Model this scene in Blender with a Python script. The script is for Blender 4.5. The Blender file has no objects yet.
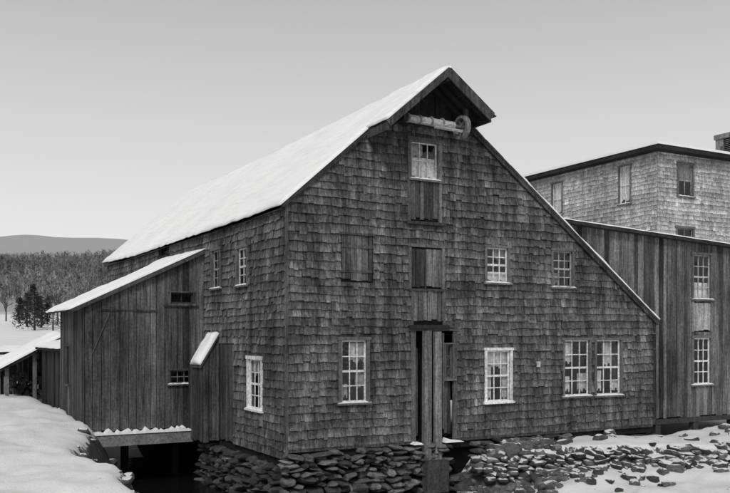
import bpy, math, random
from mathutils import Vector, noise as mn
import bmesh
R=random.Random(7)
sc=bpy.context.scene
# ------------------------------------------------------------ materials
def newmat(name):
    m=bpy.data.materials.new(name); m.use_nodes=True
    nt=m.node_tree; b=nt.nodes["Principled BSDF"]; return m,nt,b
def g(v): return (v,v,v,1)
def N(nt,t,**k):
    n=nt.nodes.new(t)
    for a,b in k.items(): setattr(n,a,b)
    return n
def L(nt,a,b): nt.links.new(a,b)
def coords(nt,scale):
    tc=N(nt,"ShaderNodeTexCoord"); mp=N(nt,"ShaderNodeMapping")
    mp.inputs["Scale"].default_value=scale
    L(nt,tc.outputs["Object"],mp.inputs[0]); return mp.outputs[0]
def noise(nt,vec,scale,detail=5,rough=.6):
    n=N(nt,"ShaderNodeTexNoise"); n.inputs["Scale"].default_value=scale
    n.inputs["Detail"].default_value=detail; n.inputs["Roughness"].default_value=rough
    L(nt,vec,n.inputs["Vector"]); return n.outputs["Fac"]
def rng(nt,v,a,b,c,d):
    m=N(nt,"ShaderNodeMapRange"); L(nt,v,m.inputs[0])
    for i,x in enumerate((a,b,c,d)): m.inputs[1+i].default_value=x
    return m.outputs[0]
def mul(nt,a,b,op='MULTIPLY'):
    m=N(nt,"ShaderNodeMath",operation=op)
    for i,x in enumerate((a,b)):
        if isinstance(x,(int,float)): m.inputs[i].default_value=x
        else: L(nt,x,m.inputs[i])
    return m.outputs[0]
def bump(nt,b,h,s,d):
    n=N(nt,"ShaderNodeBump"); n.inputs["Strength"].default_value=s; n.inputs["Distance"].default_value=d
    L(nt,h,n.inputs["Height"]); L(nt,n.outputs[0],b.inputs["Normal"])
def tonewood(name,base,stretch=(6,6,1),lo=.55,hi=1.35,rough=.9,frost=0.0,big=(.72,1.25),streak=None,foot=0):
    m,nt,b=newmat(name)
    at=N(nt,"ShaderNodeAttribute"); at.attribute_name="tone"
    v1=coords(nt,stretch); a=noise(nt,v1,3.0,8,.75)
    v2=coords(nt,(1,1,1)); c=noise(nt,v2,.55,5,.65); e=noise(nt,v2,14,4,.7)
    x=mul(nt,rng(nt,a,.32,.68,lo,hi),rng(nt,c,.32,.68,*big))
    x=mul(nt,x,rng(nt,e,.3,.7,.55,1.45))
    if streak:
        st=noise(nt,coords(nt,(3.2,3.2,.28)),1.0,6,.65); x=mul(nt,x,rng(nt,st,.36,.64,*streak))
    x=mul(nt,x,at.outputs["Fac"]); x=mul(nt,x,base)
    if frost>0:
        fr=rng(nt,noise(nt,v2,13,6,.85),.58,.68,0,frost)
        patch=rng(nt,noise(nt,v2,.8,3,.6),.38,.62,.25,1)
        x=mul(nt,x,mul(nt,fr,patch),'ADD')
    if foot>0:
        sz=N(nt,"ShaderNodeSeparateXYZ"); L(nt,v2,sz.inputs[0])
        k=mul(nt,rng(nt,sz.outputs[2],-.3,1.1,1,0),rng(nt,noise(nt,v2,16,5,.8),.52,.66,0,foot)); x=mul(nt,x,k,'ADD')
    L(nt,x,b.inputs["Base Color"]); b.inputs["Roughness"].default_value=rough
    b.inputs["Specular IOR Level"].default_value=.12
    bump(nt,b,a,.7,.02)
    return m
M_sh=tonewood("weathered_shingle",.082,(8,8,1.6),.35,1.8,frost=.17,big=(.5,1.45),streak=(.5,1.45),foot=.12)
M_shl=tonewood("pale_shingle",.40,(5,5,1.5),.65,1.3,big=(.75,1.2),streak=(.75,1.15))
M_bd=tonewood("weathered_board",.080,(9,9,.35),.3,1.75,frost=.05,big=(.6,1.35),streak=(.6,1.4),foot=.05)
M_wbd=tonewood("wing_board",.105,(9,9,.3),.3,1.7,big=(.6,1.35),streak=(.5,1.5))
M_post=tonewood("pale_timber",.26,(9,9,.5),.4,1.5,streak=(.7,1.2))
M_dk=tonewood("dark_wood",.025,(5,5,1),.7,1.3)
M_white=tonewood("white_paint",.8,(5,5,1),.7,1.15,rough=.6)
M_grey=tonewood("grey_trim",.15,(6,6,.8),.5,1.4)
M_drum=tonewood("peeled_log",.45,(1,9,9),.5,1.3)
M_conc=tonewood("concrete_beam",.24,(1,1,2),.6,1.3)
M_curt=tonewood("curtain_cloth",.8,(8,8,.6),.7,1.15,big=(.8,1.1))
def glassmat():
    m,nt,b=newmat("window_glass")
    out=nt.nodes["Material Output"]; nt.nodes.remove(b)
    tr=N(nt,"ShaderNodeBsdfTransparent"); tr.inputs[0].default_value=g(.88)
    gl=N(nt,"ShaderNodeBsdfGlossy"); gl.inputs["Roughness"].default_value=.06; gl.inputs[0].default_value=g(.9)
    v=coords(nt,(1,1,1)); h=noise(nt,v,3,2,.5)
    bp=N(nt,"ShaderNodeBump"); bp.inputs["Strength"].default_value=.5; bp.inputs["Distance"].default_value=.04
    L(nt,h,bp.inputs["Height"]); L(nt,bp.outputs[0],gl.inputs["Normal"])
    mx=N(nt,"ShaderNodeMixShader"); mx.inputs[0].default_value=.06
    L(nt,tr.outputs[0],mx.inputs[1]); L(nt,gl.outputs[0],mx.inputs[2]); L(nt,mx.outputs[0],out.inputs[0])
    return m
M_glass=glassmat()
def snowmat(name,soft=False):
    m,nt,b=newmat(name); v=coords(nt,(1,1,1))
    a=noise(nt,v,1.2 if not soft else .35,6,.6); c=noise(nt,v,18,4,.7)
    x=rng(nt,a,.3,.7,.82,.92)
    x=mul(nt,x,rng(nt,c,.3,.7,.94,1.03))
    if soft:
        w=noise(nt,coords(nt,(.6,.6,5)),1.4,8,.8); x=mul(nt,x,rng(nt,w,.5,.72,1,.8))
        sz=N(nt,"ShaderNodeTexWave",wave_type='BANDS',bands_direction='Z'); sz.inputs["Scale"].default_value=2.2; sz.inputs["Distortion"].default_value=2.5; sz.inputs["Detail"].default_value=4
        L(nt,v,sz.inputs["Vector"]); k=mul(nt,rng(nt,sz.outputs["Fac"],0,.3,1,0),rng(nt,noise(nt,v,.3,5,.7),.45,.62,0,.12))
        x=mul(nt,x,mul(nt,1.0,k,'SUBTRACT'))
    L(nt,x,b.inputs["Base Color"]); b.inputs["Roughness"].default_value=.85
    b.inputs["Specular IOR Level"].default_value=.2
    h=mul(nt,mul(nt,a,.8),mul(nt,c,.2),'ADD'); bump(nt,b,h,.35,.05)
    return m
M_snow=snowmat("snow"); M_rsnow=snowmat("roof_snow",True)
def stonemat(name,base,snowamt):
    m,nt,b=newmat(name); v=coords(nt,(1,1,1))
    at=N(nt,"ShaderNodeAttribute"); at.attribute_name="tone"
    a=noise(nt,v,5,9,.7); c=noise(nt,v,25,5,.7)
    x=mul(nt,rng(nt,a,.3,.7,.4,1.6),at.outputs["Fac"]); x=mul(nt,x,rng(nt,c,.3,.7,.55,1.45)); x=mul(nt,x,base)
    ge=N(nt,"ShaderNodeNewGeometry"); sx=N(nt,"ShaderNodeSeparateXYZ"); L(nt,ge.outputs["Normal"],sx.inputs[0])
    s=mul(nt,sx.outputs[2],mul(nt,noise(nt,v,1.6,7,.7),.9),'ADD')
    s=rng(nt,s,1.32-snowamt,1.38-snowamt,0,1)
    mx=N(nt,"ShaderNodeMix",data_type='FLOAT'); L(nt,s,mx.inputs[0]); L(nt,x,mx.inputs[2]); mx.inputs[3].default_value=.82
    L(nt,mx.outputs[0],b.inputs["Base Color"]); b.inputs["Roughness"].default_value=.9
    bump(nt,b,mul(nt,a,mul(nt,c,.4),'ADD'),1.0,.06); return m
M_stone=stonemat("foundation_stone",.125,-.5); M_rub=stonemat("rubble_stone",.085,.09); M_rubdry=stonemat("bare_rubble_stone",.105,-.1)

# ------------------------------------------------------------ mesh builder
class MB:
    def __init__(s): s.v=[];s.f=[];s.t=[]
    def face(s,pts,t=1.0):
        n=len(s.v); s.v+= [tuple(p) for p in pts]; s.f.append(tuple(range(n,n+len(pts)))); s.t.append(t)
    def obj(s,name,mat,parent=None,smooth=False):
        me=bpy.data.meshes.new(name); me.from_pydata(s.v,[],s.f); me.update()
        ca=me.color_attributes.new("tone",'FLOAT_COLOR','CORNER')
        buf=[]
        for f,t in zip(s.f,s.t):
            if isinstance(t,list):
                for q in t: buf+=[q,q,q,1.0]
            else: buf+= [t,t,t,1.0]*len(f)
        ca.data.foreach_set("color",buf)
        if smooth: me.polygons.foreach_set("use_smooth",[True]*len(me.polygons))
        me.materials.append(mat)
        o=bpy.data.objects.new(name,me); sc.collection.objects.link(o)
        if parent: o.parent=parent
        return o
def empty(name,loc=(0,0,0)):
    e=bpy.data.objects.new(name,None); sc.collection.objects.link(e); return e
class Fr:
    def __init__(s,o,u,n): s.o=Vector(o);s.u=Vector(u);s.n=Vector(n)
    def p(s,u,z,n): return s.o+s.u*u+s.n*n+Vector((0,0,z))
def hexa(mb,c,t=1.0):
    for q in ((0,1,2,3),(4,5,6,7),(0,1,5,4),(2,3,7,6),(1,2,6,5),(0,3,7,4)): mb.face([c[i] for i in q],t)
def boxf(mb,F,u0,u1,z0,z1,n0,n1,t=1.0,du=0):
    P=lambda a,b,c:F.p(a,b,c)
    hexa(mb,[P(u0,z0,n0),P(u1,z0,n0),P(u1+du,z1,n0),P(u0+du,z1,n0),P(u0,z0,n1),P(u1,z0,n1),P(u1+du,z1,n1),P(u0+du,z1,n1)],t)
def clip(poly,conv):
    out=poly
    n=len(conv)
    for i in range(n):
        a=conv[i]; b=conv[(i+1)%n]; inp=out; out=[]
        if not inp: return []
        d=lambda p:(b[0]-a[0])*(p[1]-a[1])-(b[1]-a[1])*(p[0]-a[0])
        for j in range(len(inp)):
            p=inp[j]; q=inp[(j+1)%len(inp)]; dp=d(p); dq=d(q)
            if dp>=0: out.append(p)
            if (dp>=0)!=(dq>=0):
                k=dp/(dp-dq); out.append((p[0]+(q[0]-p[0])*k,p[1]+(q[1]-p[1])*k))
    return out
def subtract(rects,h):
    o=[]
    for (a,b,c,d) in rects:
        ha,hb,hc,hd=h
        if hb<=a or ha>=b or hd<=c or hc>=d: o.append((a,b,c,d)); continue
        if a<ha: o.append((a,ha,c,d))
        if b>hb: o.append((hb,b,c,d))
        m0=max(a,ha); m1=min(b,hb)
        if d>hd: o.append((m0,m1,hd,d))
        if c<hc: o.append((m0,m1,c,hc))
    return [r for r in o if r[1]-r[0]>.004 and r[3]-r[2]>.004]
def backing(mb,F,poly,holes,t=.4):
    us=[p[0] for p in poly]; zs=[p[1] for p in poly]
    rs=[(min(us),max(us),min(zs),max(zs))]
    for h in holes: rs=subtract(rs,h)
    for (a,b,c,d) in rs:
        q=clip([(a,c),(b,c),(b,d),(a,d)],poly)
        if len(q)>2: mb.face([F.p(u,z,0) for u,z in q],t)
def slabpiece(mb,F,rect,poly,nf,t,tf=None):
    a,b,c,d=rect
    q=clip([(a,c),(b,c),(b,d),(a,d)],poly)
    if len(q)<3: return
    top=[F.p(u,z,nf(u,z)) for u,z in q]; bot=[F.p(u,z,0.001) for u,z in q]
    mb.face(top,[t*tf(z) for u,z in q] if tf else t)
    for i in range(len(q)):
        j=(i+1)%len(q); mb.face([bot[i],bot[j],top[j],top[i]],t*.8)
def shingles(mb,F,poly,holes,course=.215,r=R,wlo=.09,whi=.24,sp=.16,thk=(.024,.05)):
    us=[p[0] for p in poly]; zs=[p[1] for p in poly]
    u0,u1,z0,z1=min(us),max(us),min(zs),max(zs)
    k=0; z=z0
    while z<z1:
        rowt=r.uniform(.82,1.18); u=u0-r.uniform(0,.2); ph=r.uniform(0,6)
        while u<u1:
            w=r.uniform(wlo,whi)
            zz=z+.025*math.sin(u*.6+k*.5)+.010*math.sin(u*2.3+ph)+r.gauss(0,.009)
            if r.random()<.05: zz-=r.uniform(.02,.06)
            if r.random()<.04: zz+=r.uniform(.02,.05)
            zb=zz if z>z0 else z0
            t=rowt*max(.55,r.gauss(1,sp))
            if r.random()<.04: t*=1.4
            th=r.uniform(*thk); tilt=r.gauss(0,.014)
            rs=[(u+.004,u+w-.004,zb,zz+course+.06)]
            for h in holes: rs=subtract(rs,h)
            nf=lambda uu,v,zz=zz,th=th,tilt=tilt,u=u:.004+th*max(0,(1-(v-zz)/(course+.06)))+max(-.004,tilt*(uu-u)*3)+.002
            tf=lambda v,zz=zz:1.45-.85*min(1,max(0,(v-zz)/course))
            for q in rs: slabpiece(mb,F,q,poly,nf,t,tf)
            u+=w
        z+=course*r.uniform(.9,1.1); k+=1
def boards(mb,F,poly,holes,wlo=.16,whi=.3,r=R,base=1.0,spread=.22):
    us=[p[0] for p in poly]; zs=[p[1] for p in poly]
    u=min(us)
    while u<max(us):
        w=r.uniform(wlo,whi); t=base*max(.35,r.gauss(1,spread)); n=r.uniform(.012,.045)
        zb=min(zs)-.0
        rs=[(u+.006,u+w-.008,zb+r.uniform(0,.07),max(zs))]
        for h in holes: rs=subtract(rs,h)
        for q in rs: slabpiece(mb,F,q,poly,lambda a,b:n,t)
        u+=w
def window(name,F,u0,u1,z0,z1,parent,cols=3,rows=4,trim=M_grey,sash=M_white,cw=.09,curt=(),snow=True,rail=True,sashw=.045,mw=.026,st=1.0,broken=0):
    mt=MB(); t=R.uniform(.85,1.1); k_=R.gauss(0,.006)
    boxf(mt,F,u0,u0+cw,z0,z1,-.02,.055,t,k_); boxf(mt,F,u1-cw,u1,z0,z1,-.02,.055,t*.95,k_)
    boxf(mt,F,u0-.03,u1+.03,z1-.004,z1+cw*.9,-.02,.07,t)
    boxf(mt,F,u0-.05,u1+.05,z0-.05,z0+.004,-.02,.1,t*1.1)
    mt.obj(name+"_casing",trim,parent)
    a,b,c,d=u0+cw,u1-cw,z0,z1
    rv=MB()
    for x0 in (a,b): rv.face([F.p(x0,c,.0),F.p(x0,d,.0),F.p(x0,d,-.12),F.p(x0,c,-.12)],.7)
    rv.face([F.p(a,c,0),F.p(b,c,0),F.p(b,c,-.12),F.p(a,c,-.12)]); rv.face([F.p(a,d,0),F.p(b,d,0),F.p(b,d,-.12),F.p(a,d,-.12)])
    rv.obj(name+"_reveal",M_grey,parent)
    ms=MB(); n0,n1=-.05,-.015
    boxf(ms,F,a,a+sashw,c,d,n0,n1,st); boxf(ms,F,b-sashw,b,c,d,n0,n1,st)
    boxf(ms,F,a+sashw,b-sashw,c,c+sashw*1.3,n0,n1,st); boxf(ms,F,a+sashw,b-sashw,d-sashw,d,n0,n1,st)
    ia,ib,ic,id=a+sashw,b-sashw,c+sashw*1.3,d-sashw
    for i in range(1,cols):
        x=ia+(ib-ia)*i/cols; boxf(ms,F,x-mw/2,x+mw/2,ic,id,n0+.006,n1-.006,st*.95)
    for j in range(1,rows):
        y=ic+(id-ic)*j/rows
        h=mw/2 if not(rail and j==rows//2) else .028
        boxf(ms,F,ia,ib,y-h,y+h,n0+.003,n1-.003,st*.95)
    ms.obj(name+"_sash",sash,parent)
    mg=MB(); mc=MB()
    for i in range(cols):
        for j in range(rows):
            if R.random()<broken: continue
            x0=ia+(ib-ia)*i/cols; x1=ia+(ib-ia)*(i+1)/cols; y0=ic+(id-ic)*j/rows; y1=ic+(id-ic)*(j+1)/rows
            e=R.gauss(0,.005); e2=R.gauss(0,.005)
            mg.face([F.p(x0,y0,-.035+e),F.p(x1,y0,-.035-e),F.p(x1,y1,-.035+e2),F.p(x0,y1,-.035-e2)])
    mg.obj(name+"_glass",M_glass,parent)
    if curt:
        for (ua,ub,za,zb,tn) in curt:
            k=10; A=a+(b-a)*ua; B=a+(b-a)*ub; C=c+(d-c)*za; D=c+(d-c)*zb
            for q in range(k):
                p0=A+(B-A)*q/k; p1=A+(B-A)*(q+1)/k
                n_0=-.08-.02*(q%2); n_1=-.08-.02*((q+1)%2); sg=.05*math.sin(q*1.1+ua*9+za*5)
                mc.face([F.p(p0,C+sg,n_0),F.p(p1,C+sg,n_1),F.p(p1,D,n_1),F.p(p0,D,n_0)],tn*R.uniform(.75,1.1))
        mc.obj(name+"_curtain",M_curt,parent)
    if snow:
        snowstrip(name+"_sill_snow",F,u0-.03,u1+.03,z0+.004,.035,.0,.1,parent)
def snowstrip(name,F,u0,u1,z,h,n0,n1,parent,slope=0):
    m=MB(); k=max(4,int((u1-u0)/.08)); hs=[h*max(.15,R.gauss(.8,.35)) for _ in range(k+1)]; hs[0]=hs[-1]=.006
    for i in range(k):
        a=u0+(u1-u0)*i/k; b=u0+(u1-u0)*(i+1)/k; za=z+slope*(a-u0); zb=z+slope*(b-u0)
        c=[F.p(a,za,n0),F.p(b,zb,n0),F.p(b,zb,n1),F.p(a,za,n1),F.p(a,za+hs[i],n0),F.p(b,zb+hs[i+1],n0),F.p(b,zb+hs[i+1]*.8,n1-.01),F.p(a,za+hs[i]*.8,n1-.01)]
        hexa(m,c)
    m.obj(name,M_snow,parent)
def snowslab(name,a,b,c,d,h,parent,mat=M_rsnow,nu=40,nv=40,edge=.05,amp=.02,seed=0,zfun=None,smooth=True):
    a,b,c,d=map(Vector,(a,b,c,d)); m=MB(); T=[];B=[]
    nrm=(b-a).cross(d-a).normalized()
    if nrm.z<0: nrm=-nrm
    for j in range(nv+1):
        for i in range(nu+1):
            s=i/nu; t=j/nv
            p=(a.lerp(b,s)).lerp(d.lerp(c,s),t)
            if zfun: p.z+=zfun(s,t)
            e=0
            if t==0: e=edge*mn.noise(Vector((p.x*2+seed,p.y*2.3,0)))
            q=p+(d-a).normalized()*e
            hh=h+amp*mn.noise(Vector((p.x*1.3+seed,p.y*1.3,p.z)))+amp*.4*mn.noise(Vector((p.x*4,p.y*4,p.z*4+seed)))
            if i in (0,nu) or j in (0,nv): hh*=.6
            T.append(q+nrm*hh); B.append(q)
    W=nu+1
    m.v=[tuple(x) for x in T+B]; o=len(T)
    for j in range(nv):
        for i in range(nu):
            k=j*W+i; m.f.append((k,k+1,k+W+1,k+W)); m.t.append(1)
    rim=[i for i in range(W)]+[j*W+nu for j in range(1,nv+1)]+[nv*W+i for i in range(nu-1,-1,-1)]+[j*W for j in range(nv-1,0,-1)]
    for q in range(len(rim)):
        x=rim[q]; y=rim[(q+1)%len(rim)]; m.f.append((x,o+x,o+y,y)); m.t.append(1)
    return m.obj(name,mat,parent,smooth)
def beam(mb,p0,p1,w,h,t=1.0,up=(0,0,1)):
    p0=Vector(p0);p1=Vector(p1); d=(p1-p0).normalized(); s=d.cross(Vector(up))
    if s.length<.01: s=Vector((1,0,0))
    s.normalize(); u=s.cross(d).normalized()
    c=[]
    for p in (p0,p1):
        for (i,j) in ((-1,-1),(1,-1),(1,1),(-1,1)): c.append(p+s*i*w/2+u*j*h/2)
    hexa(mb,c,t)
def tube(mb,p0,p1,r0,r1,n=10,t=1.0,caps=True):
    p0=Vector(p0);p1=Vector(p1); d=(p1-p0).normalized(); s=d.orthogonal().normalized(); u=d.cross(s)
    A=[p0+(s*math.cos(k*6.2832/n)+u*math.sin(k*6.2832/n))*r0 for k in range(n)]
    B=[p1+(s*math.cos(k*6.2832/n)+u*math.sin(k*6.2832/n))*r1 for k in range(n)]
    for k in range(n): mb.face([A[k],A[(k+1)%n],B[(k+1)%n],B[k]],t)
    if caps: mb.face(A,t); mb.face(B,t)

# ============================================================ MILL
mill=empty("shingled_mill_building")
F0=Fr((0,0,0),(1,0,0),(0,-1,0)); FL=Fr((0,0,0),(0,1,0),(-1,0,0))
RU,RZ=4.03,9.56; EZ=6.04; RX,RZ2=12.74,3.22
LEN=19.8; BOT=-.08
sl=(RZ-EZ)/RU; sr=(RZ-RZ2)/(RX-RU)
poly=[(0,BOT),(RX,BOT),(RX,RZ2),(RU,RZ),(0,EZ)]
W_ll=(1.41,2.32,1.01,2.62); W_u1=(6.02,6.90,4.22,5.22); W_u2=(8.44,9.33,4.16,5.24)
W_m=(6.01,6.99,.86,2.32); W_p1=(8.88,10.0,.92,2.6); W_p2=(10.15,11.3,.90,2.6)
D_top=(3.47,4.55,5.78,7.95); D_mid=(3.5,4.65,3.96,5.1); D_mid2=(3.58,4.67,3.02,3.96); D_low=(3.58,5.05,-.08,2.88)
S_sh=(1.48,2.42,4.1,5.34)
holes=[W_ll,W_u1,W_u2,W_m,W_p1,W_p2,D_top,D_mid,D_mid2,D_low,S_sh]
m=MB(); backing(m,F0,poly,[W_ll,W_u1,W_u2,W_m,W_p1,W_p2,(3.47,4.55,6.9,7.95),D_low]); m.obj("front_wall_sheathing",M_dk,mill)
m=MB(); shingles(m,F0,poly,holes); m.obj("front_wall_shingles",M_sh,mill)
ZL=-.33
polyL=[(0,ZL),(LEN,ZL),(LEN,EZ),(0,EZ)]
L1=(2.55,3.44,4.12,5.16); L2=(4.72,5.58,4.14,5.28); L3=(1.5,2.6,.76,2.1); L4=(10.1,11.3,5.55,5.92); L5=(3.65,4.95,ZL,2.5)
m=MB(); backing(m,FL,polyL,[L1,L2,L3,L4]); m.obj("left_wall_sheathing",M_dk,mill)
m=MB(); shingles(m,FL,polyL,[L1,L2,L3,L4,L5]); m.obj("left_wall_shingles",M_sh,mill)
m=MB()
m.face([(RX,0,BOT),(RX,LEN,BOT),(RX,LEN,RZ2),(RX,0,RZ2)],3)
m.face([(0,LEN,ZL),(RX,LEN,ZL),(RX,LEN,RZ2),(RU,LEN,RZ),(0,LEN,EZ)],3)
m.obj("rear_and_right_walls",M_dk,mill)
m=MB()
boxf(m,F0,-.05,.02,ZL,EZ-.04,-.02,.045,1.3)
boxf(m,F0,RX-.09,RX+.03,BOT,RZ2-.02,-.02,.05,.6)
boxf(m,F0,.03,3.55,BOT-.08,BOT+.03,-.02,.03,.8); boxf(m,F0,5.1,RX-.1,BOT-.08,BOT+.03,-.02,.03,.8)
m.obj("corner_boards",M_bd,mill)
m=MB(); boxf(m,F0,0.01,RX,-.35,BOT-.0,-.5,-.06,.7); boxf(m,FL,.08,LEN,ZL-.2,ZL,-.4,-.03,.8); m.obj("sill_timbers",M_dk,mill)
def sag(s,t): return -.12*math.sin(math.pi*min(1,max(0,s)))*(1-.3*t)-.03*math.sin(9*s+1)*(1-t)
yf,yb=-.12,LEN+.15
m=MB()
ex=-.16; ez=EZ-.16*sl
K=24
for i in range(K):
    s0=i/K; s1=(i+1)/K; y0=yf+(yb-yf)*s0; y1=yf+(yb-yf)*s1
    c=[(ex,y0,ez+sag(s0,0)),(ex,y1,ez+sag(s1,0)),(RU,y1,RZ+sag(s1,1)),(RU,y0,RZ+sag(s0,1))]
    hexa(m,[Vector(p) for p in c]+[Vector(p)+Vector((0,0,.08)) for p in c],2.0)
c=[(RX+.1,yf,RZ2-.1*sr),(RX+.1,yb,RZ2-.1*sr),(RU,yb,RZ-.16),(RU,yf,RZ)]
hexa(m,[Vector(p) for p in c]+[Vector(p)+Vector((0,0,.08)) for p in c],2.0)
m.obj("roof_deck",M_dk,mill)
snowslab("roof_snow_left_slope",(ex-.03,yf-.02,ez+.07),(ex-.03,yb,ez+.07),(RU,yb,RZ+.085),(RU,yf-.02,RZ+.085),.09,mill,nu=160,nv=24,amp=.04,edge=.08,zfun=sag)
snowslab("roof_snow_right_slope",(RX+.12,yf,RZ2-.12*sr+.085),(RX+.12,yb,RZ2-.12*sr+.085),(RU,yb,RZ+.06),(RU,yf,RZ+.06),.06,mill,nu=60,nv=60,amp=.06,zfun=lambda s,t:sag(s,1)*t)
m=MB()
beam(m,(-.16,-.085,EZ-.16*sl+.0),(2.3,-.085,EZ+2.3*sl+.0),.04,.10,.8)
beam(m,(RX+.1,-.085,RZ2-.1*sr-.03),(5.2,-.085,RZ-(5.2-RU)*sr-.03),.04,.15,.7)
beam(m,(ex+.02,0,ez-.02),(ex+.02,LEN,ez-.05),.04,.1,.6)
m.obj("rake_boards",M_bd,mill)
# hoist hood
HY=-1.12; hl,hr=2.25,5.38
zl=RZ-(RU-hl)*sl; zr=RZ-(hr-RU)*sr
m=MB()
def slab(m,a,b,c,d,t,tn): 
    pts=[Vector(p) for p in (a,b,c,d)]; hexa(m,[p-Vector((0,0,t)) for p in pts]+pts,tn)
slab(m,(hl,HY,zl+.082),(hl,yf+.01,zl+.082),(RU,yf+.01,RZ+.082),(RU,HY,RZ+.082),.07,1.2)
slab(m,(hr,HY,zr+.082),(hr,yf+.01,zr+.082),(RU,yf+.01,RZ+.082),(RU,HY,RZ+.082),.07,1.2)
for y in (-.95,-.55,-.2):
    beam(m,(hl+.05,y,zl-.05),(RU,y,RZ-.08),.07,.12,1.3); beam(m,(hr-.05,y,zr-.05),(RU,y,RZ-.08),.07,.12,1.3)
m.obj("hoist_hood_roof",M_dk,mill)
m=MB()
beam(m,(hl-.03,HY-.03,zl-.03),(RU+.03,HY-.03,RZ-.0),.05,.17,.9); beam(m,(hr+.03,HY-.034,zr-.05),(RU-.03,HY-.034,RZ-.03),.05,.26,.9)
beam(m,(hl+.02,HY,zl-.08),(hl+.02,0,zl-.08),.1,.2,.8); beam(m,(hr-.02,HY,zr-.08),(hr-.02,0,zr-.08),.1,.2,.6)
beam(m,(RU,HY+.03,RZ-.18),(RU,.0,RZ-.18),.12,.16,.5)
beam(m,(hl+.05,-.08,zl-.2),(hl+.75,-.08,zl-.2),.08,.14,.7); beam(m,(hr-.6,-.08,zr-.2),(hr,-.08,zr-.2),.08,.14,.6)
m.obj("hoist_hood_fascia",M_bd,mill)
m=MB(); 
Fh=Fr((0,-.06,0),(1,0,0),(0,-1,0)); tri=[(2.7,8.28),(5.15,8.28),(5.15,8.6),(RU,9.45),(2.7,8.28+.15)]
boards(m,Fh,tri,[],.15,.25,base=1.0); m.obj("hood_shade_boards",M_dk,mill)  # dark boards added over the gable; shade under the hood put into their colour
snowslab("hood_snow_left",(hl-.04,HY-.03,zl+.085),(hl-.04,yf,zl+.085),(RU,yf,RZ+.085),(RU,HY-.03,RZ+.085),.08,mill,nu=14,nv=24)
snowslab("hood_snow_right",(hr+.16,HY-.05,zr-.02),(hr+.16,yf,zr-.02),(RU,yf,RZ+.085),(RU,HY-.03,RZ+.085),.09,mill,nu=14,nv=24)
m=MB()
tube(m,(3.0,-.75,8.3),(4.45,-.75,8.26),.10,.11,14,1.0)
for x in (3.0,3.35,3.7,4.05): tube(m,(x,-.75,8.3),(x+.05,-.75,8.3),.122,.122,14,.5)
tube(m,(3.75,-.92,8.12),(4.6,-.92,8.10),.045,.045,8,.8)
m.obj("hoist_drum",M_drum,mill)
m=MB()
cxw=4.72; n=20
for k in range(n):
    a0=k*6.2832/n; a1=(k+1)*6.2832/n
    def q(a,r,x): return Vector((x,-.75+r*math.cos(a),8.25+r*math.sin(a)))
    hexa(m,[q(a0,.24,cxw-.07),q(a1,.24,cxw-.07),q(a1,.31,cxw-.07),q(a0,.31,cxw-.07),q(a0,.24,cxw+.07),q(a1,.24,cxw+.07),q(a1,.31,cxw+.07),q(a0,.31,cxw+.07)],1.3)
for k in range(6):
    a=k*6.2832/6; beam(m,(cxw,-.75,8.25),(cxw,-.75+.27*math.cos(a),8.25+.27*math.sin(a)),.05,.05,1,up=(1,0,0))
tube(m,(4.4,-.75,8.25),(4.85,-.75,8.25),.05,.05,8,1)
m.obj("hoist_wheel",M_grey,mill)
m=MB()
beam(m,(2.95,-.75,8.22),(2.95,-.75,8.6),.1,.12,2,up=(1,0,0)); beam(m,(4.85,-.75,8.1),(4.85,-.75,8.75),.1,.1,2,up=(1,0,0))
beam(m,(2.95,-.75,8.3),(2.95,0,8.3),.1,.1,1.5); beam(m,(4.85,-.75,8.3),(4.85,0,8.3),.1,.1,1.5)
m.obj("hoist_brackets",M_dk,mill)
# loading doors
m=MB()
boards(m,F0,[(3.58,5.83),(4.46,5.83),(4.46,6.86),(3.58,6.86)],[],.12,.18,base=1.3)
boards(m,F0,[(3.55,4.0),(4.05,4.0),(4.05,5.06),(3.55,5.06)],[],.12,.18,base=.6)
boards(m,F0,[(4.06,4.0),(4.6,4.0),(4.6,5.06),(4.06,5.06)],[],.12,.2,base=1.9)
boards(m,F0,[(3.62,3.12),(4.62,3.12),(4.62,3.93),(3.62,3.93)],[],.12,.2,base=1.6)
boards(m,F0,[(1.5,4.12),(2.4,4.12),(2.4,5.3),(1.5,5.3)],[],.12,.2,base=1.1)
boxf(m,F0,1.48,2.42,4.35,4.42,.035,.055,.9); boxf(m,F0,1.48,2.42,4.98,5.05,.035,.055,.95)
boxf(m,F0,1.44,2.46,5.31,5.37,.0,.07,.8)
m.obj("loading_door_boards",M_bd,mill)
m=MB()
for (a,b,c,d) in ((3.47,4.55,5.78,7.95),(3.5,4.65,3.96,5.1)):
    boxf(m,F0,a,a+.08,c,d,0,.06,.8); boxf(m,F0,b-.08,b,c,d,0,.06,1.2); boxf(m,F0,a-.02,b+.02,d,d+.08,0,.075,.8)
boxf(m,F0,3.42,4.6,5.7,5.78,0,.14,.4); boxf(m,F0,3.58,3.64,3.02,3.96,0,.06,.8); boxf(m,F0,4.61,4.67,3.02,3.96,0,.06,.8)
boxf(m,F0,3.5,4.75,2.92,3.02,0,.14,.25); boxf(m,F0,3.5,4.66,3.93,3.99,0,.07,.5)
boxf(m,F0,3.58,3.72,-.1,2.9,-.02,.05,.9); boxf(m,F0,4.94,5.06,-.1,2.9,-.02,.05,.7); boxf(m,F0,3.5,5.1,2.86,2.92,0,.07,.7)
m.obj("loading_door_frames",M_grey,mill)
window("gable_door_window",F0,3.53,4.49,6.92,7.92,mill,cols=3,rows=2,rail=False,curt=((0.02,.98,.05,.6,1.1),(.1,.5,.62,.95,.5)),sash=M_white,cw=.06,st=.8)
m=MB()
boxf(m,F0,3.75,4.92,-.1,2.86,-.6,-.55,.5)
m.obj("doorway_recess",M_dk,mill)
m=MB()
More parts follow.
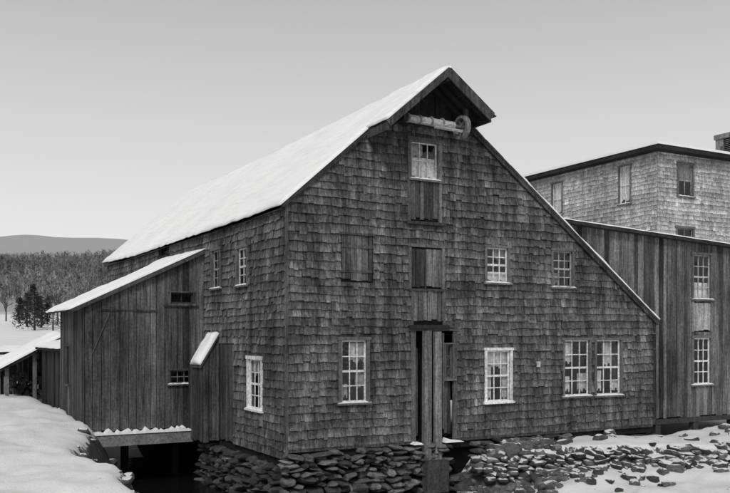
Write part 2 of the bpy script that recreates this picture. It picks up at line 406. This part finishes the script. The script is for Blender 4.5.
boards(m,Fr((0,.12,0),(1,0,0),(0,-1,0)),[(3.73,0),(3.86,0),(3.86,2.4),(3.73,2.4)],[],.1,.14,base=.9)
boards(m,Fr((0,.12,0),(1,0,0),(0,-1,0)),[(4.7,0),(4.93,0),(4.93,1.5),(4.7,1.5)],[],.1,.14,base=1.2)
m.obj("lower_door_leaf",M_bd,mill)
m=MB()
boxf(m,F0,3.90,4.12,-1.0,2.86,.06,.2,.65,.015); boxf(m,F0,4.27,4.47,-1.0,2.84,.06,.18,1.0,-.01)
boxf(m,F0,4.56,4.61,.2,2.8,.0,.08,.5)
m.obj("lower_door_posts",M_post,mill)
m=MB(); boxf(m,F0,3.88,4.56,-1.45,-.6,.12,.38,3.0); m.obj("post_footing_timber",M_dk,mill)
window("lower_door_transom",F0,4.64,4.96,1.55,2.5,mill,cols=1,rows=3,rail=False,snow=False,cw=.04,sash=M_grey)
snowstrip("door_sill_snow",F0,4.55,5.15,-.16,.09,.0,.25,mill); snowstrip("door_sill_snow_b",F0,3.55,3.85,-.16,.08,.0,.25,mill)
window("window_lower_left",F0,*W_ll,mill,curt=((.34,1,.66,.95,.8),(.6,1,.25,.5,.5),(0,.3,.1,.3,.6)))
window("window_upper",F0,*W_u1,mill,rows=4,curt=((0,1,.05,.32,1.),(.4,1,.7,.95,.3)),st=.85,cw=.07)
window("window_upper_b",F0,*W_u2,mill,rows=4,curt=((0,.4,.1,.4,.3),),st=2.2,sash=M_grey,cw=.07)
window("window_lower_mid",F0,*W_m,mill,cols=3,rows=4,trim=M_white,curt=((0,.28,.05,.95,.7),(.74,1,.05,.95,.7),(0,1,.66,.98,.8)),cw=.08)
window("window_pair",F0,*W_p1,mill,curt=((.0,.35,.6,.95,.9),(.6,1,.1,.4,.7),(0,.3,.1,.35,.9)),cw=.07)
window("window_pair_b",F0,*W_p2,mill,curt=((.35,.7,.55,.95,.85),(0,.3,.1,.45,.9),(.66,1,.1,.25,.9)),cw=.07)
window("left_window_upper",FL,*L1,mill,cols=2,rows=4,st=.7); window("left_window_upper_b",FL,*L2,mill,cols=2,rows=4,st=.4)
window("left_window_lower",FL,*L3,mill,trim=M_white,curt=((0,1,.7,.98,.6),(0,.3,.05,.6,.5)),cw=.1,st=.9)
window("left_window_attic",FL,*L4,mill,cols=3,rows=1,rail=False,snow=False,sash=M_dk,trim=M_dk,cw=.05)
m=MB(); boards(m,FL,[(3.65,ZL),(4.95,ZL),(4.95,2.48),(3.65,2.48)],[],.14,.24,base=.9); m.obj("left_wall_board_door",M_bd,mill)
m=MB(); boxf(m,F0,7.86,7.97,1.82,1.98,.04,.1,.6); m.obj("meter_box",M_white,mill)
# bulkhead
m=MB()
Fb=Fr((-.5,4.95,0),(1,0,0),(0,-1,0)); boards(m,Fb,[(0,ZL-.1),(.5,ZL-.1),(.5,2.7),(0,1.95)],[],.14,.22,base=.9)
Fs=Fr((-.5,4.95,0),(0,1,0),(-1,0,0)); boards(m,Fs,[(0,ZL-.1),(1.3,ZL-.1),(1.3,1.95),(0,1.95)],[],.14,.22,base=.8)
hexa(m,[Vector(p) for p in ((-.6,4.85,1.78),(-.6,5.75,1.78),(0,5.75,2.78),(0,4.85,2.78),(-.6,4.85,1.84),(-.6,5.75,1.84),(0,5.75,2.84),(0,4.85,2.84))],1.4)
m.obj("bulkhead_boards",M_bd,mill)
snowslab("bulkhead_snow",(-.62,4.83,1.86),(-.62,5.75,1.86),(-.04,5.75,2.8),(-.04,4.83,2.8),.1,mill,mat=M_snow,nu=12,nv=12,amp=.1)

# ============================================================ LEAN-TO
lean=empty("board_lean_to_shed")
FE=Fr((0,6.3,0),(1,0,0),(0,-1,0))
pl=[(-3.6,-.1),(0,-.1),(0,5.3),(-3.6,3.66)]
T1=(-1.12,-.34,3.7,4.05); T2=(-1.14,-.36,1.25,1.68)
m=MB(); backing(m,FE,pl,[T1,T2]); m.face([(-3.6,6.3,-.1),(-3.6,10.1,-.1),(-3.6,10.1,3.6),(-3.6,6.3,3.6)],.4); m.face([(-3.6,10.1,-.1),(0,10.1,-.1),(0,10.1,5.2),(-3.6,10.1,3.6)],.4)
m.face([(-3.6,6.3,-.1),(0,6.3,-.1),(0,10.1,-.1),(-3.6,10.1,-.1)],.4); m.obj("shed_sheathing",M_dk,lean)
m=MB(); boards(m,FE,pl,[T1,T2],.15,.28,base=1.0,spread=.27)
FS=Fr((-3.6,6.3,0),(0,1,0),(-1,0,0)); boards(m,FS,[(0,-.1),(3.8,-.1),(3.8,3.6),(0,3.6)],[(2.15,2.8,1.2,2.4)],.15,.28,base=.85)
boxf(m,FE,-3.3,-1.5,3.45,3.5,.035,.06,.6); boxf(m,FE,-1.3,-.25,3.62,3.68,.035,.09,.5)
m.obj("shed_wall_boards",M_bd,lean)
window("shed_window_upper",FE,*T1,lean,cols=2,rows=1,rail=False,snow=False,sash=M_dk,trim=M_bd,cw=.04,st=2)
window("shed_window_lower",FE,*T2,lean,cols=3,rows=2,rail=False,snow=True,sash=M_grey,trim=M_bd,cw=.04)
window("shed_window_side",FS,2.15,2.8,1.2,2.4,lean,cols=2,rows=2,rail=False,snow=False,sash=M_grey,trim=M_bd,cw=.05)
m=MB()
c=[(-4.0,6.15,3.44),(-4.0,10.3,3.44),(0,10.3,5.34),(0,6.15,5.34)]
hexa(m,[Vector(p) for p in c]+[Vector(p)+Vector((0,0,.06)) for p in c],2.0)
beam(m,(-4.0,6.13,3.44),(0,6.13,5.34),.04,.1,3); m.obj("shed_roof_deck",M_dk,lean)
snowslab("shed_roof_snow",(-4.05,6.1,3.48),(-4.05,10.3,3.48),(-.04,10.3,5.4),(-.04,6.1,5.4),.08,lean,mat=M_snow,nu=30,nv=30,amp=.05)
m=MB(); boxf(m,FE,-3.9,-.45,-.5,-.16,.0,.3,1.0); m.obj("shed_base_beam",M_conc,lean)
snowstrip("shed_ledge_snow",FE,-3.9,-.4,-.16,.11,.03,.34,lean)
m=MB(); boxf(m,FE,-3.6,-.1,-.3,-.11,-3.5,-.02,1.0)
for x in (-3.3,-2.2,-.6): boxf(m,FE,x,x+.2,-2.2,-.3,-1.6,-1.4,1)
m.obj("shed_underfloor",M_dk,lean)
m=MB(); tube(m,(-3.4,6.24,2.2),(-2.9,6.24,3.4),.012,.012,5,1); m.obj("hanging_rope",M_grey,lean)

low=empty("low_board_shed")
m=MB()
boards(m,Fr((-3.4,10.15,0),(0,1,0),(-1,0,0)),[(0,-.3),(5.2,-.3),(5.2,2.3),(0,2.3)],[],.15,.25,base=.4)
boards(m,Fr((-3.4,10.15,0),(1,0,0),(0,-1,0)),[(0,-.3),(3.4,-.3),(3.4,3),(0,2.3)],[],.15,.25,base=.4)
boards(m,Fr((-3.4,15.35,0),(1,0,0),(0,1,0)),[(0,-.3),(3.4,-.3),(3.4,3),(0,2.3)],[],.15,.25,base=.4)
m.obj("low_shed_boards",M_bd,low)
m=MB(); c=[(-3.65,10.2,2.2),(-3.65,15.6,2.2),(0,15.6,2.95),(0,10.2,2.95)]; hexa(m,[Vector(p) for p in c]+[Vector(p)+Vector((0,0,.08)) for p in c],1); m.obj("low_shed_roof",M_dk,low)
snowslab("low_shed_snow",(-3.7,10.2,2.29),(-3.7,15.65,2.29),(0,15.65,3.04),(0,10.2,3.04),.1,low,mat=M_snow,nu=24,nv=14)
op=empty("open_wood_shed")
m=MB()
for (x,y,h) in ((-4.6,16.1,1.5),(-4.6,19,1.5),(-2.6,16.1,2.6),(-2.6,19,2.6),(-3.6,16.1,2.0)): beam(m,(x,y,-.3),(x,y,h),.13,.13,.8,up=(1,0,0))
m.obj("shed_posts",M_post,op)
m=MB(); boards(m,Fr((-4.6,19.1,0),(1,0,0),(0,-1,0)),[(0,-.3),(2.1,-.3),(2.1,2.6),(0,1.5)],[],.15,.25,base=.4)
c=[(-4.85,15.8,1.35),(-4.85,19.4,1.35),(-2.4,19.4,2.7),(-2.4,15.8,2.7)]; hexa(m,[Vector(p) for p in c]+[Vector(p)+Vector((0,0,.08)) for p in c],.5)
for k in range(60):
    x=R.uniform(-4.4,-2.8); z=R.uniform(.2,1.2); tube(m,(x,16.9,z),(x+R.uniform(-.1,.1),17.8,z),R.uniform(.06,.12),.08,7,R.uniform(.3,.8))
m.obj("shed_boards_and_logs",M_bd,op)
snowslab("open_shed_snow",(-4.9,15.75,1.45),(-4.9,19.45,1.45),(-2.4,19.45,2.82),(-2.4,15.75,2.82),.14,op,mat=M_snow,nu=20,nv=14,amp=.12)

# ============================================================ BOARD WING
wing=empty("board_wing_building")
FW=Fr((0,.36,0),(1,0,0),(0,-1,0))
wz=lambda x:6.12-(x-8.95)*.049
pw=[(12.0,0),(22,0),(22,wz(22)),(8.85,wz(8.85))]
V1=(14.87,15.87,3.95,5.45); V2=(14.87,15.87,1.08,2.65); V3=(14.9,15.85,2.85,3.85)
m=MB(); backing(m,FW,pw,[V1,V2]); m.face([(22,.36,0),(22,8,0),(22,8,5.5),(22,.36,5.5)]); m.face([(13,8,0),(22,8,0),(22,8,5.5),(9,8,6.1)]); m.face([(12.9,.4,0),(22,.4,0),(22,8,0),(12.9,8,0)])
m.obj("wing_sheathing",M_dk,wing)
m=MB(); boards(m,FW,pw,[V1,V2,V3],.14,.27,base=1.1,spread=.35); m.obj("wing_boards",M_wbd,wing)
m=MB(); boards(m,FW,[(14.95,2.87),(15.8,2.87),(15.8,3.83),(14.95,3.83)],[],.2,.3,base=1.3,spread=.08)
boxf(m,FW,14.87,14.95,2.85,3.87,0,.055,.7); boxf(m,FW,15.8,15.88,2.85,3.87,0,.055,.7); m.obj("wing_panel",M_post,wing)
window("wing_window_upper",FW,*V1,wing,cols=3,rows=4,curt=((0,1,.0,.38,1.1),),cw=.08,st=.6)
window("wing_window_lower",FW,*V2,wing,cols=3,rows=4,trim=M_grey,cw=.09)
m=MB()
c=[(8.75,.1,wz(8.75)),(22.2,.1,wz(22.2)),(22.2,8.2,wz(22.2)),(8.75,8.2,wz(8.75))]; hexa(m,[Vector(p) for p in c]+[Vector(p)+Vector((0,0,.1)) for p in c],1.5); m.obj("wing_roof_deck",M_dk,wing)
snowslab("wing_roof_snow",(8.8,.08,wz(8.8)+.10),(22.2,.08,wz(22.2)+.10),(22.2,8.2,wz(22.2)+.10),(8.8,8.2,wz(8.8)+.10),.05,wing,mat=M_snow,nu=80,nv=10)
m=MB(); boxf(m,FW,12.8,22,-.16,0,-.3,.03,2)
for x in (13.2,15.0,16.9,18.8,20.6): boxf(m,FW,x,x+.22,-1.2,-.16,-.2,.0,2)
m.obj("wing_sill_posts",M_dk,wing)

# ============================================================ TALL HOUSE
hs=empty("shingled_boarding_house")
HX,HYY,HT=22.86,9.0,11.35
FHf=Fr((HX,HYY,0),(1,0,0),(0,-1,0)); FHl=Fr((HX,HYY,0),(0,1,0),(-1,0,0))
hf=[(1.28,2.46,9.38,10.9),(1.2,2.5,6.3,7.85),(6.2,7.4,9.38,10.9),(6.2,7.4,6.3,7.85)]
hl_=[(1.58,2.42,9.16,11.0),(6.4,7.3,9.2,10.9),(11,11.9,9.2,10.9)]
pf=[(0,0),(14,0),(14,HT),(0,HT)]; pq=[(0,0),(15,0),(15,HT),(0,HT)]
m=MB(); backing(m,FHf,pf,hf,3); backing(m,FHl,pq,hl_,3)
m.face([(HX+14,HYY,0),(HX+14,HYY+15,0),(HX+14,HYY+15,HT),(HX+14,HYY,HT)],4); m.face([(HX,HYY+15,0),(HX+14,HYY+15,0),(HX+14,HYY+15,HT),(HX,HYY+15,HT)],4)
m.obj("house_sheathing",M_dk,hs)
R2=random.Random(5)
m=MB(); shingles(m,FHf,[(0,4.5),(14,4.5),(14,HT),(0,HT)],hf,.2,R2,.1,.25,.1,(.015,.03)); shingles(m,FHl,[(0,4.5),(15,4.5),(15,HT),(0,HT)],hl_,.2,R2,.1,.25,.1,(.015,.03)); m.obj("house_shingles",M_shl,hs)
for i,h in enumerate(hf): window("house_front_window_%d"%i,FHf,*h,hs,cols=2,rows=2,trim=M_grey,cw=.12,sash=M_grey,st=2,mw=.04,curt=((0,1,.5,1,.35),) if i==0 else ())
for i,h in enumerate(hl_): window("house_side_window_%d"%i,FHl,*h,hs,cols=2,rows=2,trim=M_grey,cw=.09,curt=((0,1,.1,1,1.1),))
m=MB(); o=.55; x0,x1,y0,y1=HX-o,HX+14+o,HYY-o,HYY+15+o
boxf(m,Fr((0,0,0),(1,0,0),(0,-1,0)),x0,x1,HT-.0,HT+.2,-y1,-y0,1.2)
m.obj("house_eaves",M_dk,hs)
m=MB(); zt=HT+.22; ap=(HX+7,HYY+6),(HX+7,HYY+9); rz=HT+1.9
A=(x0-.03,y0-.03,zt+.1);B=(x1,y0-.03,zt+.1);C=(x1,y1,zt+.1);D=(x0-.03,y1,zt+.1);P=(ap[0][0],ap[0][1],rz);Q=(ap[1][0],ap[1][1],rz)
m.face([A,B,P]);m.face([B,C,Q,P]);m.face([C,D,Q]);m.face([D,A,P,Q])
for a,b in ((A,B),(D,A)): m.face([a,b,(b[0],b[1],b[2]-.12),(a[0],a[1],a[2]-.12)])
m.obj("house_roof_snow",M_snow,hs)
m=MB()
CB=Fr((30.15,10.6,0),(1,0,0),(0,-1,0)); boxf(m,CB,0,1.1,11.2,13.45,-1.0,0,2.2); boxf(m,CB,-.06,1.16,13.2,13.45,-1.06,.06,2.2)
for r_ in range(20): boxf(m,CB,.0,1.1,11.4+r_*.1,11.47+r_*.1,-.5,.012,R.uniform(1.8,3.2))
m.obj("house_chimney",M_bd,hs)
snowstrip("chimney_snow",CB,-.04,1.14,13.45,.08,-1.0,.03,hs)
m=MB(); tube(m,(29.4,10.6,11.4),(29.4,10.6,12.6),.1,.1,10,1); m.obj("house_stovepipe",M_bd,hs)

# ============================================================ TERRAIN
def ss(a,b,x):
    t=max(0,min(1,(x-a)/(b-a))); return t*t*(3-2*t)
def wally(x):
    if x<9.5: return -.55-(x-5.8)*.4
    return -2.03-(x-9.5)*.17
def H(x,y):
    n=mn.noise(Vector((x*.35,y*.35,0)))*.25+mn.noise(Vector((x*1.3,y*1.3,3)))*.10+mn.noise(Vector((x*4,y*4,5)))*.035
    edge=-4.8+1.1*ss(2,6,y)+.5*mn.noise(Vector((y*.5,9,1)))
    bank=.02*max(0,y)+.05*max(0,edge-x)+n*1.1
    bank+=1.1*ss(-10,-18,y)
    wy=wally(x)
    hi=-.40+n*.8
    lo=-1.05+.05*(x-7)+.05*min(0,y-wy)+n*1.3-.6*(1-ss(4,8,x))
    k=ss(wy-.35,wy+.05,y)*ss(4.8,6.2,x)
    right=hi*k+lo*(1-k)
    right+=1.0*ss(-8,-16,y)
    ch=-2.15+n*.5
    back=ss(14,20,y)
    wl=ss(edge+1.6,edge,x)
    wr=ss(1.0,4.0,x)
    z=bank*wl+(1-wl)*(ch*(1-wr)+max(ch,right)*wr)
    if y>0:
        w=ss(0,1.0,y)*ss(3.0,6.0,x)
        z=z*(1-w)-.9*w if x>0 else z
    z=z*(1-back)+.25*back
    z+=.062*max(0,min(y,110)-22)+.35*n*ss(22,60,y)
    d=math.hypot(x+8.5,y+19.3)
    hill=ss(130,350,d)*ss(20,140,y)*(23+8*mn.noise(Vector((x*.009,y*.009,2)))+3*mn.noise(Vector((x*.02,y*.02,7))))
    hill+=ss(450,1100,d)*ss(100,400,y)*(70+35*mn.noise(Vector((x*.0025,y*.0025,5))))
    return z+hill
def axis(lo,hi,st,far):
    a=[];x=lo
    while x<=hi: a.append(x); x+=st
    s=st;x=a[-1]
    while x<far: s*=1.14; x+=s; a.append(x)
    s=st;x=lo
    pre=[]
    while x>-far: s*=1.14; x-=s; pre.append(x)
    return pre[::-1]+a
xs=axis(-9,19,.14,1900); ys=axis(-8,10,.14,1900)
m=MB(); m.v=[(x,y,H(x,y)) for y in ys for x in xs]; nx=len(xs)
for j in range(len(ys)-1):
    for i in range(nx-1):
        k=j*nx+i; m.f.append((k,k+1,k+nx+1,k+nx)); d=math.hypot(xs[i]+8,ys[j]+19)
        m.t.append(1.0-ss(110,160,d))
mt,nt,b=newmat("snowy_ground"); v=coords(nt,(1,1,1))
at=N(nt,"ShaderNodeAttribute"); at.attribute_name="tone"
a1=noise(nt,v,.9,9,.68); a2=noise(nt,v,6,7,.72); a3=noise(nt,v,22,4,.7)
ge=N(nt,"ShaderNodeNewGeometry"); sx=N(nt,"ShaderNodeSeparateXYZ"); L(nt,ge.outputs["Normal"],sx.inputs[0])
s=mul(nt,mul(nt,a1,.8),mul(nt,a2,.6),'ADD'); s=mul(nt,s,mul(nt,sx.outputs[2],.6),'ADD')
cov=rng(nt,s,1.06,1.12,0,1)
dark=mul(nt,rng(nt,a2,.3,.7,.03,.10),rng(nt,a3,.3,.7,.5,1.5))
sn=rng(nt,a1,.3,.7,.78,.92)
mx=N(nt,"ShaderNodeMix",data_type='FLOAT'); L(nt,cov,mx.inputs[0]); L(nt,dark,mx.inputs[2]); L(nt,sn,mx.inputs[3])
far=rng(nt,a2,.3,.7,.28,.45)
mx2=N(nt,"ShaderNodeMix",data_type='FLOAT'); L(nt,at.outputs["Fac"],mx2.inputs[0]); L(nt,far,mx2.inputs[2]); L(nt,mx.outputs[0],mx2.inputs[3])
L(nt,mx2.outputs[0],b.inputs["Base Color"]); b.inputs["Roughness"].default_value=.9
bump(nt,b,mul(nt,a2,a3,'ADD'),.6,.08)
m.obj("ground",mt,smooth=True)
m=MB(); m.face([(-5.5,-14,-1.72),(5,-14,-1.72),(5,12,-1.72),(-5.5,12,-1.72)])
mw_,nt,b=newmat("dark_water"); b.inputs["Base Color"].default_value=g(.01); b.inputs["Roughness"].default_value=.1
bump(nt,b,noise(nt,coords(nt,(1,1,1)),3,4,.6),.25,.05); m.obj("stream_water",mw_)

# ============================================================ STONES
ico=bmesh.new(); bmesh.ops.create_icosphere(ico,subdivisions=2,radius=1); ico.verts.ensure_lookup_table()
IV=[v.co.copy() for v in ico.verts]; IFc=[tuple(v.index for v in f.verts) for f in ico.faces]; ico.free()
def rock(mb,c,dx,dy,dz,boxy=.5,t=1.0,r=R,rot=None):
    sd=Vector((r.uniform(0,99),r.uniform(0,99),r.uniform(0,99))); o=len(mb.v)
    a=r.uniform(0,6.28) if rot is None else rot; ca,sa=math.cos(a),math.sin(a); tx=r.gauss(0,.12)
    planes=[(Vector((r.gauss(0,1),r.gauss(0,1),r.gauss(0,1))).normalized(),r.uniform(.6,.9)) for _ in range(6)]
    for v in IV:
        p=Vector([math.copysign(abs(q)**boxy,q) for q in v]); 
        p=p*(.82/ max(.82,p.length*.72))
        for n_,d_ in planes:
            k=p.dot(n_)-d_
            if k>0: p-=n_*k
        p*=1+.25*mn.noise(v*1.7+sd)+.1*mn.noise(v*4+sd)
        x,y,z=p.x*dx,p.y*dy,p.z*dz+tx*p.x*dx
        mb.v.append((c[0]+x*ca-y*sa,c[1]+x*sa+y*ca,c[2]+z))
    for f in IFc: mb.f.append(tuple(i+o for i in f)); mb.t.append(t)
fd=empty("dry_stone_foundation")
m=MB()
for (F,u0,u1,top) in ((F0,0.0,12.7,-.18),(FL,.3,6.2,-.52)):
    z=top
    while z>-2.4:
        h=R.uniform(.09,.22); u=u0-.1
        while u<u1:
            w=R.choice((R.uniform(.13,.3),R.uniform(.25,.55)))
            skip=(F is F0) and ((4.85<u+w/2<5.6 and z>-1.0) or (u>9.2 and z>-.34) or R.random()<.04)
            if not skip:
                p=F.p(u+w/2,z-h/2+R.gauss(0,.02),R.uniform(-.14,.08))
                rock(m,p,w*.55,.3,h*R.uniform(.5,.64),.5,max(.3,R.gauss(1 if F is F0 else .35,.4)),rot=(R.gauss(0,.12) if F is F0 else math.pi/2+R.gauss(0,.12)))
            u+=w
        z-=h
m.obj("foundation_stones",M_stone,fd)
m=MB(); boxf(m,F0,.3,12.6,-2.6,-.2,-.6,-.22,.3); boxf(m,FL,.3,LEN,-2.6,-.4,-.6,-.22,.3); m.obj("foundation_core",M_dk,fd)
m=MB()
z=-.40
for row in range(6):
    h=R.uniform(.13,.2); x=5.2
    while x<16:
        w=R.choice((R.uniform(.15,.3),R.uniform(.25,.5))); y=wally(x+w/2)-.10-row*.06
        if R.random()>(.5 if row==0 else .06):
            rock(m,(x+w/2,y,z-h/2+R.gauss(0,.02)+.08*mn.noise(Vector((x*.5,0,0)))),w*.56,.28,h*.62,.55,max(.3,R.gauss(1,.4)),rot=-.25+R.gauss(0,.15))
        x+=w
    z-=h*.9
m.obj("dry_stone_retaining_wall",M_rub)
m=MB(); mb2=MB()
for k in range(420):
    x=2.6+5.0*R.random(); y=-.25-abs(R.gauss(0,1))*1.3
    s=R.choice((.06,.09,.12,.16,.21))*R.uniform(.8,1.3); z=H(x,y)
    rock(m,(x,y,z+s*.2),s*R.uniform(.9,1.4),s,s*R.uniform(.6,.95),.75,max(.3,R.gauss(1,.4)))
for k in range(110):
    x=R.uniform(6,18); y=wally(x)-.3-abs(R.gauss(0,.9))
    s=R.choice((.06,.09,.13,.2))*R.uniform(.8,1.3); z=H(x,y)
    rock(mb2,(x,y,z+s*.05),s*R.uniform(.9,1.4),s,s*R.uniform(.6,.9),.7,max(.3,R.gauss(1,.35)))
for k in range(26):
    x=R.uniform(8,18); y=R.uniform(wally(x),-.1); s=R.choice((.07,.1,.18))*R.uniform(.8,1.3)
    rock(mb2,(x,y,H(x,y)+s*.1),s*1.2,s,s*.7,.7,max(.3,R.gauss(1,.35)))
for k in range(40):
    x=R.uniform(-.2,4); y=R.uniform(-2,-.3); rock(m,(x,y,-1.9),.35,.3,.25,.5,1)
m.obj("rubble_stones",M_rubdry); mb2.obj("snowy_rubble_stones",M_rub)
m=MB()
for k in range(45):
    y=R.uniform(-6,12); x=-3.9+1.0*ss(2,6,y)-abs(R.gauss(0,.4))
    s=R.choice((.05,.08,.12,.16)); rock(m,(x,y,H(x,y)+s*.0),s*1.3,s,s*.7,.7,1)
m.obj("bank_stones",M_rub)

# ============================================================ TREES
M_tw=tonewood("bare_twig",.12,(1,1,1),.8,1.2); M_twf=tonewood("hazed_distant_twig",.26,(1,1,1),.7,1.3,big=(.6,1.3)); M_con=tonewood("conifer_needles",.05,(2,2,2),.6,1.4)  # far twigs paler: distance haze painted into their base colour
def stick(m,p,q,w0,w1,t):
    d=(q-p).normalized(); s=d.orthogonal().normalized(); u=d.cross(s)
    A=[p+s*w0,p-s*w0*.5+u*w0*.87,p-s*w0*.5-u*w0*.87]; B=[q+s*w1,q-s*w1*.5+u*w1*.87,q-s*w1*.5-u*w1*.87]
    for i in range(3): m.face([A[i],A[(i+1)%3],B[(i+1)%3],B[i]],t)
def grow(m,p,d,l,w,lev,t,r):
    q=p+d*l; stick(m,p,q,w,w*.65,t)
    if lev==0: return
    for k in range(r.choice((2,3,3)) if lev>1 else 4):
        nd=(d+Vector((r.gauss(0,.45),r.gauss(0,.45),r.gauss(.1,.3)))).normalized()
        grow(m,p.lerp(q,r.uniform(.55,1)),nd,l*r.uniform(.55,.8),w*.6,lev-1,t,r)
RT=random.Random(3)
def bearing(t,d): return -8.53+d*.486+t*d*.874, -19.29+d*.874-t*d*.486
for (bx_,d,h) in ((-.345,75,5.5),(-.33,80,6),(-.315,70,5),(-.36,95,6.5),(-.30,90,7),(-.405,110,6),(-.42,100,5),(-.352,68,4),(-.365,84,5.5),(-.337,62,4)):
    x,y=bearing(bx_,d); m=MB(); grow(m,Vector((x,y,H(x,y)-.2)),Vector((0,0,1)),h*.33,.12,5,RT.uniform(.4,.9),RT); m.obj("bare_tree",M_tw)
def conifer(x,y,h):
    m=MB(); z=H(x,y)-.1; tube(m,(x,y,z),(x,y,z+h),.12,.02,7,1); lean_=RT.gauss(0,.05)
    for k in range(800):
        f=RT.random()**.8; rr=(1-f)**.8*h*.27+.1; a=RT.uniform(0,6.28); r_=rr*RT.random()**.5*(1+.4*math.sin(a*2+f*23))
        c=Vector((x+lean_*h*f+r_*math.cos(a),y+r_*math.sin(a),z+h*(.1+.9*f)-r_*.3)); s=.17
        e1=Vector((RT.gauss(0,s),RT.gauss(0,s),RT.gauss(-.04,s*.6))); e2=Vector((RT.gauss(0,s),RT.gauss(0,s),RT.gauss(0,s*.6)))
        m.face([c,c+e1,c+e2],RT.uniform(.6,1.5))
    return m.obj("conifer_tree",M_con)
for (t,d,h) in ((-.387,84,4.6),(-.379,88,3.4),(-.396,90,3.6),(-.372,95,3.2),(-.405,96,3.0)): conifer(*bearing(t,d),h)
m=MB()
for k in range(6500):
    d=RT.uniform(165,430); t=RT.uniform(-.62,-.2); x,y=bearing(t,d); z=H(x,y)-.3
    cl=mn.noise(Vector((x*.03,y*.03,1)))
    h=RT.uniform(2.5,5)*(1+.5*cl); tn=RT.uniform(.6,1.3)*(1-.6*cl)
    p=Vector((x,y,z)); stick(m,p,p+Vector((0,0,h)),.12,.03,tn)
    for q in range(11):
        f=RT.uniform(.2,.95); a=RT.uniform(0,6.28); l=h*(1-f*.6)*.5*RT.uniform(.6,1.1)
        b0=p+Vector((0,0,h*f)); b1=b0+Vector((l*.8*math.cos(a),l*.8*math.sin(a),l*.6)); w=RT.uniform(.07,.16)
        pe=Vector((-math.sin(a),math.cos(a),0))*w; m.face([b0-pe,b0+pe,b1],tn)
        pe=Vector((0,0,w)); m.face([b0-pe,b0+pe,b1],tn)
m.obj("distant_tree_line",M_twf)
m=MB()
for k in range(14):
    x,y=bearing(-.43+k*.012,48+RT.uniform(-1,1)); z=H(x,y); beam(m,(x,y,z-.2),(x+RT.gauss(0,.08),y,z+RT.uniform(.8,1.3)),.12,.12,RT.uniform(.5,1.4),up=(1,0,0))
for zz in (.45,.85):
    x,y=bearing(-.43,48);x2,y2=bearing(-.27,48); beam(m,(x,y,H(x,y)+zz),(x2,y2,H(x2,y2)+zz),.06,.12,1)
m.obj("wood_fence",M_bd)
# low timber rack with snow cover behind the open shed, and a lumber pile
e=empty("timber_rack"); x,y=bearing(-.40,44); z=H(x,y); m=MB()
for dx in (-1.3,0,1.3):
    for dy in (0,1.2): beam(m,(x+dx,y+dy,z-.2),(x+dx,y+dy,z+1.25),.13,.13,.7,up=(1,0,0))
beam(m,(x-1.6,y,z+1.2),(x+1.6,y,z+1.25),.12,.14,.8); beam(m,(x-1.6,y+1.2,z+1.4),(x+1.6,y+1.2,z+1.45),.12,.14,.8)
for k in range(26): zz=z+.1+RT.random()*.8; beam(m,(x-1.3+RT.uniform(-.3,.2),y+RT.uniform(.1,1.1),zz),(x+1.2+RT.uniform(-.2,.3),y+RT.uniform(.1,1.1),zz+RT.gauss(0,.05)),.15,.08,RT.uniform(.3,1.0))
m.obj("rack_timbers",M_bd,e)
snowslab("rack_snow",(x-1.7,y-.2,z+1.27),(x+1.7,y-.2,z+1.32),(x+1.7,y+1.4,z+1.55),(x-1.7,y+1.4,z+1.5),.1,e,mat=M_snow,nu=16,nv=8,amp=.12)
m=MB(); x,y=bearing(-.362,44)
for k in range(26):
    z=H(x,y)+.05+RT.random()*.7; yy=y+RT.uniform(-.6,.6); beam(m,(x-1.2+RT.uniform(-.4,.3),yy,z),(x+1.1+RT.uniform(-.3,.5),yy+RT.gauss(0,.2),z+RT.gauss(0,.08)),.2,.06,RT.uniform(.5,1.6))
m.obj("lumber_pile",M_bd)

# ============================================================ SKY / LIGHT / CAMERA
sd=Vector((-.50,-.60,.66)).normalized()
el=math.asin(sd.z); az=math.atan2(sd.x,sd.y)
w=bpy.data.worlds.new("World"); sc.world=w; w.use_nodes=True; nt=w.node_tree
bg=nt.nodes["Background"]; sky=N(nt,"ShaderNodeTexSky"); sky.sky_type='NISHITA'; sky.sun_disc=False
sky.sun_elevation=el; sky.sun_rotation=az; sky.dust_density=3
bw=N(nt,"ShaderNodeRGBToBW"); L(nt,sky.outputs[0],bw.inputs[0])
tc=N(nt,"ShaderNodeTexCoord"); sp=N(nt,"ShaderNodeSeparateXYZ"); L(nt,tc.outputs["Generated"],sp.inputs[0])
cr=N(nt,"ShaderNodeMapRange",interpolation_type='LINEAR'); L(nt,sp.outputs[2],cr.inputs[0])
for i,x in enumerate((.02,.40,9.9,5.0)): cr.inputs[1+i].default_value=x
mx=N(nt,"ShaderNodeMix",data_type='FLOAT'); mx.inputs[0].default_value=.85
L(nt,bw.outputs[0],mx.inputs[2]); L(nt,cr.outputs[0],mx.inputs[3]); L(nt,mx.outputs[0],bg.inputs[0]); bg.inputs[1].default_value=.1
ld=bpy.data.lights.new("sun","SUN"); ld.energy=1.5; ld.angle=math.radians(12); ld.color=(1,.995,.985)
lo=bpy.data.objects.new("sun",ld); sc.collection.objects.link(lo); lo.rotation_euler=sd.to_track_quat('Z','Y').to_euler(); lo.location=(-20,-30,40)
cd=bpy.data.cameras.new("camera"); co=bpy.data.objects.new("camera",cd); sc.collection.objects.link(co); sc.camera=co
co.location=(-8.53,-19.29,2.75); co.rotation_euler=(math.radians(90),0,-math.atan2(.486,.874))
cd.sensor_width=36; cd.lens=36*854/730; cd.shift_y=88.5/730; cd.clip_end=5000; cd.clip_start=.1
sc.view_settings.view_transform='Standard'; sc.view_settings.look='None'; sc.view_settings.exposure=0
